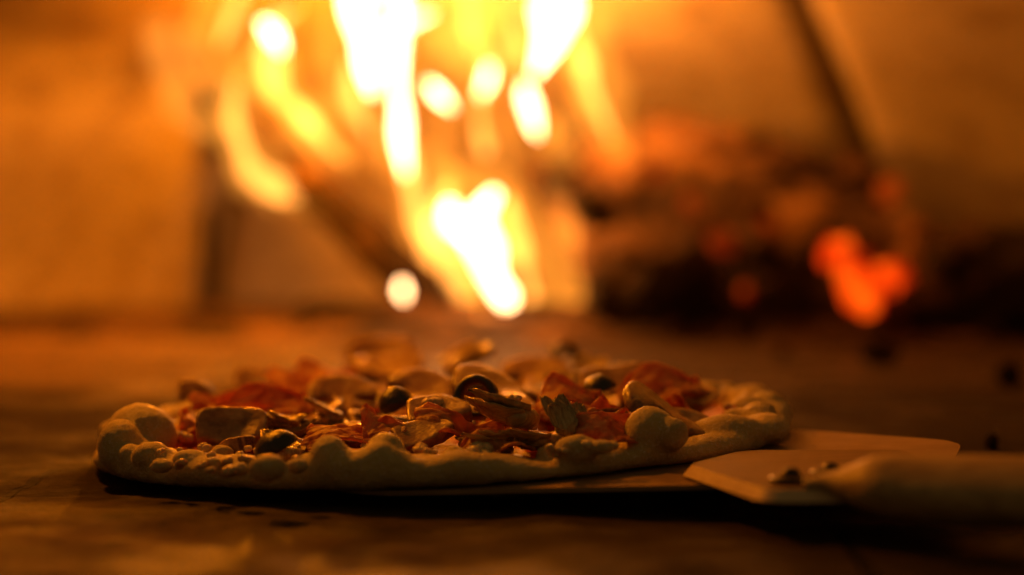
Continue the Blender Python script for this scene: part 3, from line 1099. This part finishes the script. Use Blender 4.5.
def artichoke_mesh(seed, nleaf=6, size=1.0, spread=0.5):
    """a wedge of artichoke heart: overlapping leaves rising from a fleshy base"""
    rr_ = random.Random(seed)
    verts, faces = [], []
    for L in range(nleaf):
        f = (L / (nleaf - 1) - 0.5) * 2
        yaw = f * spread + rr_.uniform(-0.1, 0.1)
        lean = 0.10 + 0.24 * L / nleaf + rr_.uniform(-0.1, 0.1)
        ln = (0.022 + rr_.uniform(-0.005, 0.005)) * size
        wd = (0.0075 + rr_.uniform(-0.001, 0.002)) * size
        nx, ny = 20, 10
        off = len(verts)
        m = Matrix.Rotation(yaw, 4, "Z") @ Matrix.Rotation(-lean, 4, "Y")
        for side in (1, -1):
            for i in range(nx + 1):
                s = i / nx
                w = wd * (math.sin(PI * min(1, 0.22 + s * 0.74)) ** 0.7) * (1 + 0.12 * noise.noise(V((s * 9, seed + L, 0))))
                for j in range(ny + 1):
                    q = j / ny * 2 - 1
                    th = 0.0010 * (1 - s * 0.7) * (1 - q * q) * size + 0.00018
                    jag = 0.0016 * noise.noise(V((q * 4, L * 3.0 + seed, 0))) * s
                    z = -0.25 * w * (1 - q * q) * 1.5 + 0.0025 * s * s * size + side * th
                    z += 0.0006 * noise.noise(V((s * 6, q * 5, seed + L)))
                    verts.append(m @ V((s * ln + jag * 2, w * q, z + 0.0011 * L * size)))
        cnt = (nx + 1) * (ny + 1)
        for side in (0, 1):
            o = off + side * cnt
            for i in range(nx):
                for j in range(ny):
                    a = o + i * (ny + 1) + j
                    fc = (a, a + 1, a + ny + 2, a + ny + 1)
                    faces.append(fc if side == 0 else fc[::-1])
        # stitch the border
        border = [i * (ny + 1) for i in range(nx + 1)] + [nx * (ny + 1) + j for j in range(1, ny + 1)] + [i * (ny + 1) + ny for i in range(nx - 1, -1, -1)] + [j for j in range(ny - 1, 0, -1)]
        for k in range(len(border)):
            a, b = border[k], border[(k + 1) % len(border)]
            faces.append((off + a, off + b, off + cnt + b, off + cnt + a))
    bm = bmesh.new()
    bm.from_mesh(mesh_from(verts, faces))
    add_sphere(bm, V((0.002, 0, 0.001)), 0.0062 * size, (1.0, 1.1, 0.7), 3)
    me = bm_mesh(bm)
    displace(me, lambda p, n: 0.0003 * fr(p, 400, 2, seed))
    return me

def olive_mesh(kind, seed):
    """pitted olive: a ring slice, or a half with the hollow open"""
    R, H, T = (0.0078, 0.0055, 0.0030) if kind == "ring" else (0.0085, 0.017, 0.0028)
    prof = []
    if kind == "ring":
        for k in range(16):
            b = 2 * PI * k / 16
            prof.append((R - T / 2 + T / 2 * math.cos(b), H / 2 * math.copysign(abs(math.sin(b)) ** 0.7, math.sin(b))))
    else:
        A = np.linspace(-PI / 2 * 0.93, PI / 2 * 0.93, 14)
        prof = [(R * math.cos(a), H / 2 * math.sin(a)) for a in A] + [((R - T) * math.cos(a), (H / 2 - T) * math.sin(a)) for a in A[::-1]]
    n = len(prof)
    sweep = 2 * PI if kind == "ring" else PI * 1.05
    N = 36
    cnt = N if kind == "ring" else N + 1
    verts, faces = [], []
    for i in range(cnt):
        a = sweep * i / N
        for (r, z) in prof:
            verts.append(V((r * math.cos(a), r * math.sin(a), z)))
    for i in range(N):
        for k in range(n):
            i2 = (i + 1) % cnt if kind == "ring" else i + 1
            faces.append((i * n + k, i * n + (k + 1) % n, i2 * n + (k + 1) % n, i2 * n + k))
    if kind != "ring":
        faces.append(tuple(range(n)))
        faces.append(tuple(range(N * n, N * n + n))[::-1])
    bm = bmesh.new()
    bm.from_mesh(mesh_from(verts, faces))
    me = bm_mesh(bm)
    displace(me, lambda p, n: 0.0004 * fr(p, 150, 3, seed))
    return me

def cheese_mesh(seed):
    bm = bmesh.new()
    rr_ = random.Random(seed)
    for k in range(rr_.choice([1, 2, 2, 3])):
        add_sphere(bm, V((k * 0.9 + rr_.uniform(-0.2, 0.2), rr_.uniform(-0.4, 0.4), 0)), rr_.uniform(0.7, 1.0), (1.2, 0.9, 0.75), 3, rr_.uniform(0, 3))
    me = baked(bm_mesh(bm), 0.10, 5, 0.5)
    displace(me, lambda p, n: 0.12 * fr(p, 1.6, 3, seed))
    return me

MUSH = [mushroom_mesh(k, s) for k, s in (("block", 1), ("full", 2), ("half", 3), ("full", 4), ("block", 5), ("half", 6))]
HAM = [ham_mesh(0.046, 0.023, s, f) for s, f in ((3, 1.0), (7, 1.3), (12, 0.9), (17, 1.5))]
ART = [artichoke_mesh(s, n, z, sp) for s, n, z, sp in ((2, 6, 1.0, 0.5), (5, 7, 0.85, 0.7), (9, 5, 0.75, 0.45))]
OLV = [olive_mesh("ring", 1), olive_mesh("half", 2), olive_mesh("half", 5)]
CHS = [cheese_mesh(s) for s in range(6)]
for group, key in ((MUSH, "mushroom"), (HAM, "ham"), (ART, "artichoke"), (OLV, "olive"), (CHS, "cheese")):
    for me in group:
        me.materials.clear()
        me.materials.append(M[key])
        me.polygons.foreach_set("use_smooth", [True] * len(me.polygons))

def top(name, me, p, rot, sc=1.0, label=None):
    o = bpy.data.objects.new(name, me)
    COL.objects.link(o)
    o.parent = pizza
    o.location = p
    o.rotation_euler = tuple(math.radians(a) for a in rot)
    o.scale = (sc, sc, sc) if not hasattr(sc, "__len__") else sc
    if label:
        o["label"] = label
    return o

placed = []
def tp(kind, idx, px, py, z, rot, sc=1.0, label=None):
    """place a topping whose centre is at height z above the pizza's base and is seen at the pixel"""
    me = {"mushroom_slice": MUSH, "ham_slice": HAM, "artichoke_piece": ART, "olive_slice": OLV}[kind][idx]
    p = on_pizza(px, py, z)
    placed.append((p.x, p.y, 0.011 * (sc if not hasattr(sc, "__len__") else max(sc))))
    return top(kind, me, p, rot, sc, label)

# ---- hand-placed toppings, front row first (pixel of centre, height)
tp("mushroom_slice", 0, 232, 432, 0.0150, (52, 2, 8), (1.0, 0.95, 1.2), "thick pale mushroom block facing the viewer near the left bubble")
tp("ham_slice", 1, 190, 425, 0.0150, (50, -20, 80), 0.62)
tp("ham_slice", 0, 266, 405, 0.0195, (58, 0, 6), (1.05, 0.75, 1.0), "bright red ham strip catching the firelight at the left")
tp("ham_slice", 3, 214, 404, 0.0190, (38, 0, 20), 0.5)
tp("mushroom_slice", 2, 190, 398, 0.0165, (80, 0, -5), 0.75)
tp("artichoke_piece", 1, 296, 432, 0.0130, (0, -2, 155), 0.85)
tp("artichoke_piece", 2, 338, 420, 0.0155, (10, -5, 150), 0.9)
tp("olive_slice", 1, 277, 450, 0.0145, (66, 0, 80), (0.85, 0.85, 1.05), "dark olive half lying close to the front rim")
tp("mushroom_slice", 5, 305, 452, 0.0100, (30, 10, 40), 0.6)
tp("ham_slice", 2, 350, 437, 0.0150, (20, -8, -10), 0.9)
tp("ham_slice", 1, 392, 430, 0.0160, (15, 12, 40), 0.8)
tp("mushroom_slice", 3, 342, 396, 0.0190, (38, 0, 6), 1.0)
tp("mushroom_slice", 2, 427, 418, 0.0190, (26, -6, 6), 1.05, "rounded mushroom slice with a split edge near the middle front")
tp("mushroom_slice", 5, 416, 441, 0.0130, (25, -15, 25), 0.85)
tp("ham_slice", 3, 462, 434, 0.0140, (25, 10, -15), 0.9)
tp("olive_slice", 0, 476, 398, 0.0245, (72, 12, -18), 1.2, "black olive ring standing on edge near the middle")
tp("artichoke_piece", 0, 528, 421, 0.0190, (12, 4, 160), 1.05, "glossy artichoke wedge with layered leaves at the middle front")
tp("artichoke_piece", 2, 545, 442, 0.0115, (0, 8, 190), 0.95)
tp("ham_slice", 0, 496, 447, 0.0110, (20, 0, 10), 0.75)
tp("mushroom_slice", 1, 505, 391, 0.0225, (22, 14, 30), 1.25, "large curled mushroom slice glowing at its top edge")
tp("artichoke_piece", 1, 566, 432, 0.0155, (0, -35, 110), 0.72)
tp("ham_slice", 1, 570, 400, 0.0200, (25, 6, -25), 0.85)
tp("ham_slice", 2, 616, 430, 0.0150, (45, 0, 10), 0.75)
tp("ham_slice", 3, 600, 418, 0.0160, (20, 0, 60), 0.8)
tp("ham_slice", 0, 664, 388, 0.0200, (35, 0, 5), 1.0, "crumpled red ham slice raised at the back right")
tp("mushroom_slice", 1, 668, 412, 0.0165, (30, 20, 50), 1.1, "pale mushroom slice leaning behind the right bubble")
tp("mushroom_slice", 4, 615, 386, 0.0190, (40, 0, 0), 1.0)
tp("olive_slice", 1, 614, 380, 0.0160, (60, 0, 40), 0.9)
tp("mushroom_slice", 2, 700, 402, 0.0140, (20, -10, 60), 0.9)
tp("mushroom_slice", 4, 388, 372, 0.0180, (30, 0, 10), 1.15)
tp("mushroom_slice", 0, 382, 362, 0.0200, (62, 0, -4), 1.35, "tall dark mushroom chunk at the back of the pizza")
tp("mushroom_slice", 3, 420, 394, 0.0210, (20, 18, -40), 1.2)
tp("ham_slice", 1, 330, 380, 0.0180, (20, 0, 15), 1.0)
tp("ham_slice", 2, 296, 386, 0.0190, (30, 10, -15), 0.8)
tp("mushroom_slice", 5, 250, 388, 0.0150, (55, 0, 15), 0.9)
tp("artichoke_piece", 0, 452, 370, 0.0190, (0, -4, 30), 1.0)
tp("mushroom_slice", 3, 535, 376, 0.0170, (30, 0, -10), 1.15)
tp("artichoke_piece", 1, 590, 378, 0.0150, (0, -4, 70), 0.9)
tp("olive_slice", 0, 565, 358, 0.0215, (75, 0, 30), 1.1)
tp("olive_slice", 1, 600, 392, 0.0215, (70, 0, 60), 0.9)
tp("olive_slice", 2, 396, 404, 0.0215, (60, 0, 110), 0.85)
tp("olive_slice", 0, 430, 388, 0.0190, (30, 10, 10), 0.9)
tp("olive_slice", 2, 262, 390, 0.0180, (80, 10, 40), 0.6)

# ---- filler pieces to heap the pizza, chosen by chance
rr = random.Random(21)
def filler(n):
    done = 0
    tries = 0
    while done < n and tries < 4000:
        tries += 1
        a = rr.uniform(0, 2 * PI)
        r = 0.122 * math.sqrt(rr.random())
        x, y = r * math.cos(a), r * math.sin(a)
        # leave the front row as placed by hand
        if y < -0.02 and any((x - q[0]) ** 2 + (y - q[1]) ** 2 < (q[2] * 0.72) ** 2 for q in placed):
            continue
        if any((x - q[0]) ** 2 + (y - q[1]) ** 2 < (q[2] * 0.50) ** 2 for q in placed):
            continue
        k = rr.random()
        heap = 0.009 + 0.0040 * max(0, 1 - r / 0.11)
        if k < 0.52:
            top("mushroom_slice", rr.choice(MUSH), (x, y, heap), (rr.uniform(0, 32), rr.uniform(-16, 16), rr.uniform(0, 360)), rr.uniform(0.8, 1.1))
        elif k < 0.74:
            top("ham_slice", rr.choice(HAM), (x, y, heap), (rr.uniform(-15, 20), rr.uniform(-12, 12), rr.uniform(0, 360)), rr.uniform(0.7, 1.05))
        elif k < 0.9:
            top("artichoke_piece", rr.choice(ART), (x, y, heap), (0, rr.uniform(-12, 6), rr.uniform(0, 360)), rr.uniform(0.7, 0.95))
        else:
            top("olive_slice", rr.choice(OLV), (x, y, heap), (rr.uniform(0, 90), rr.uniform(-20, 20), rr.uniform(0, 360)), rr.uniform(0.7, 0.9))
        placed.append((x, y, 0.010))
        done += 1
filler(92)

# ---- cheese crumbs
def crumb(x, y, z, s, i):
    top("cheese_crumb", CHS[i % 6], (x, y, z), (rr.uniform(-30, 30), rr.uniform(-30, 30), rr.uniform(0, 360)), s)
ci = 0
for (px, py, z, s) in ((182, 462, .0115, .0022), (200, 466, .0110, .0018), (212, 455, .0125, .0024), (226, 461, .0115, .0020),
                       (238, 456, .0120, .0024), (213, 470, .0100, .0016), (252, 460, .0110, .0022), (262, 452, .0120, .0020),
                       (247, 449, .0130, .0022), (232, 471, .0095, .0030), (160, 452, .0140, .0016), (284, 446, .0120, .0024),
                       (316, 448, .0115, .0022), (296, 458, .0105, .0020), (180, 450, .0130, .0018), (204, 446, .0130, .0020),
                       (553, 440, .0120, .0036), (552, 452, .0105, .0026), (477, 447, .0118, .0036), (560, 450, .0115, .0018),
                       (704, 424, .0110, .0030), (588, 446, .0120, .0026), (610, 446, .0115, .0024), (433, 404, .0240, .0034),
                       (690, 419, .0110, .0026), (730, 408, .0120, .0028), (740, 402, .0120, .0026), (418, 450, .0115, .0026),
                       (366, 447, .0120, .0022), (258, 390, .0190, .0030), (435, 452, .0115, .0018), (512, 398, .0260, .0022)):
    p = on_pizza(px, py, z)
    crumb(p.x, p.y, p.z, s, ci)
    ci += 1
while ci < 95:
    a = rr.uniform(0, 2 * PI)
    r = rr.uniform(0.02, 0.130)
    crumb(r * math.cos(a), r * math.sin(a), 0.0098 + rr.uniform(0, 0.002), rr.uniform(0.0018, 0.0034), ci)
    ci += 1

# ------------------------------------------------------------------ peel
def prism(outline, thick, bevel=0.0, flare=0.0):
    """outline: top-face corners in 3-D, thickness downward"""
    bm = bmesh.new()
    hi = [bm.verts.new(p) for p in outline]
    cen = sum((V(p) for p in outline), V()) / len(outline)
    lo = [bm.verts.new(V(p) - V((0, 0, thick)) + V((p[0] - cen.x, p[1] - cen.y, 0)).normalized() * flare) if flare else bm.verts.new(V(p) - V((0, 0, thick))) for p in outline]
    bm.faces.new(hi)
    bm.faces.new(lo[::-1])
    n = len(outline)
    for i in range(n):
        bm.faces.new((lo[i], lo[(i + 1) % n], hi[(i + 1) % n], hi[i]))
    if bevel:
        bmesh.ops.bevel(bm, geom=[e for e in bm.edges], offset=bevel, segments=2, affect="EDGES", profile=0.5)
    return bm_mesh(bm)

def rounded(corners, r, n=6):
    out = []
    m = len(corners)
    for i in range(m):
        p, a, b = V(corners[i]), V(corners[i - 1]), V(corners[(i + 1) % m])
        d0, d1 = (a - p).normalized(), (b - p).normalized()
        rr0 = min(r, (a - p).length * 0.45, (b - p).length * 0.45)
        s, e = p + d0 * rr0, p + d1 * rr0
        for k in range(n + 1):
            t = k / n
            out.append(s * (1 - t) ** 2 + p * 2 * t * (1 - t) + e * t ** 2)
    return out

peel = empty("pizza_peel", (0.10, 0.74, 0.012), label="thin wooden-handled peel tilted under the right half of the pizza", category="pizza peel")
peel["label"] = "thin peel with bolted handle tilted under the right half of the pizza"
PPI = Matrix.Translation(-V(peel.location))
def pz(x):       # height of the blade's upper face: follows the pizza's tilt
    return 0.0062 + (x - PC.x) * math.tan(TILT) - 0.0004
def B(x, y, dz=0.0):
    return V((x, y, pz(x) + dz))
bl = rounded([B(-0.058, 0.722), B(0.150, 0.690), B(0.179, 0.786, 0.001), B(0.118, 0.862), B(-0.03, 0.880), B(-0.09, 0.80)], 0.018)
o = link("blade", prism(bl, 0.0018, 0.0004), M["metal"], peel, smooth=False)
o.matrix_parent_inverse = PPI
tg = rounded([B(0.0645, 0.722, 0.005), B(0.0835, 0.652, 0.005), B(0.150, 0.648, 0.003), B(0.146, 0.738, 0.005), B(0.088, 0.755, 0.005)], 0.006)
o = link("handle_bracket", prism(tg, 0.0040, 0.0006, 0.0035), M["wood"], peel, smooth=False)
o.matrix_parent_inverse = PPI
o.data.materials.append(M["lit_edge"])  # sloping side faces get a paler colour that imitates a firelit edge
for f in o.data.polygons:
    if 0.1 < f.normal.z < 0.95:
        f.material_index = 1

def handle():
    a = V((0.100, 0.690, 0.0200)); pts = []
    return tube([(0.096, 0.653, 0.0172, 0.0012), (0.103, 0.652, 0.0180, 0.0030), (0.110, 0.650, 0.0176, 0.0060), (0.120, 0.646, 0.0178, 0.0100), (0.132, 0.640, 0.0175, 0.0110),
                 (0.16, 0.625, 0.0184, 0.0114), (0.25, 0.575, 0.0220, 0.0116), (0.40, 0.49, 0.030, 0.0118)], 8, 28, 0, 0, 1.7)
o = link("handle", handle(), M["handle"], peel)
o.matrix_parent_inverse = PPI
def bolt(p, r, h):
    bm = bmesh.new()
    bmesh.ops.create_cone(bm, cap_ends=True, segments=6, radius1=r, radius2=r * 0.92, depth=h, matrix=Matrix.Translation((0, 0, h / 2)))
    bmesh.ops.bevel(bm, geom=list(bm.edges), offset=r * 0.12, segments=2, affect="EDGES")
    add_sphere(bm, V((0, 0, h)), r * 0.72, (1, 1, 0.8), 3)
    add_sphere(bm, V((0, 0, 0.0003)), r * 1.7, (1, 1, 0.22), 3)
    o = link("bolt", bm_mesh(bm), M["bolt"], peel)
    o.location = p
    o.matrix_parent_inverse = PPI
p = on_floor(791, 480, 0.0165)
bolt(p, 0.0046, 0.0018)
p = on_floor(831, 473, 0.0175)
bolt(p, 0.0044, 0.0012)

# ------------------------------------------------------------------ render settings
S.render.engine = "CYCLES"
S.cycles.use_denoising = True
S.cycles.denoiser = "OPENIMAGEDENOISE"
S.cycles.transparent_max_bounces = 48
S.cycles.max_bounces = 8
S.cycles.diffuse_bounces = 5
S.cycles.sample_clamp_indirect = 4
S.cycles.use_light_tree = True
S.cycles.caustics_reflective = False
S.cycles.caustics_refractive = False
S.render.resolution_x = 1024
S.render.resolution_y = 575
S.view_settings.view_transform = "Standard"
S.view_settings.look = "None"
S.view_settings.gamma = 1
S.view_settings.exposure = 0.0
S.view_settings.use_curve_mapping = False
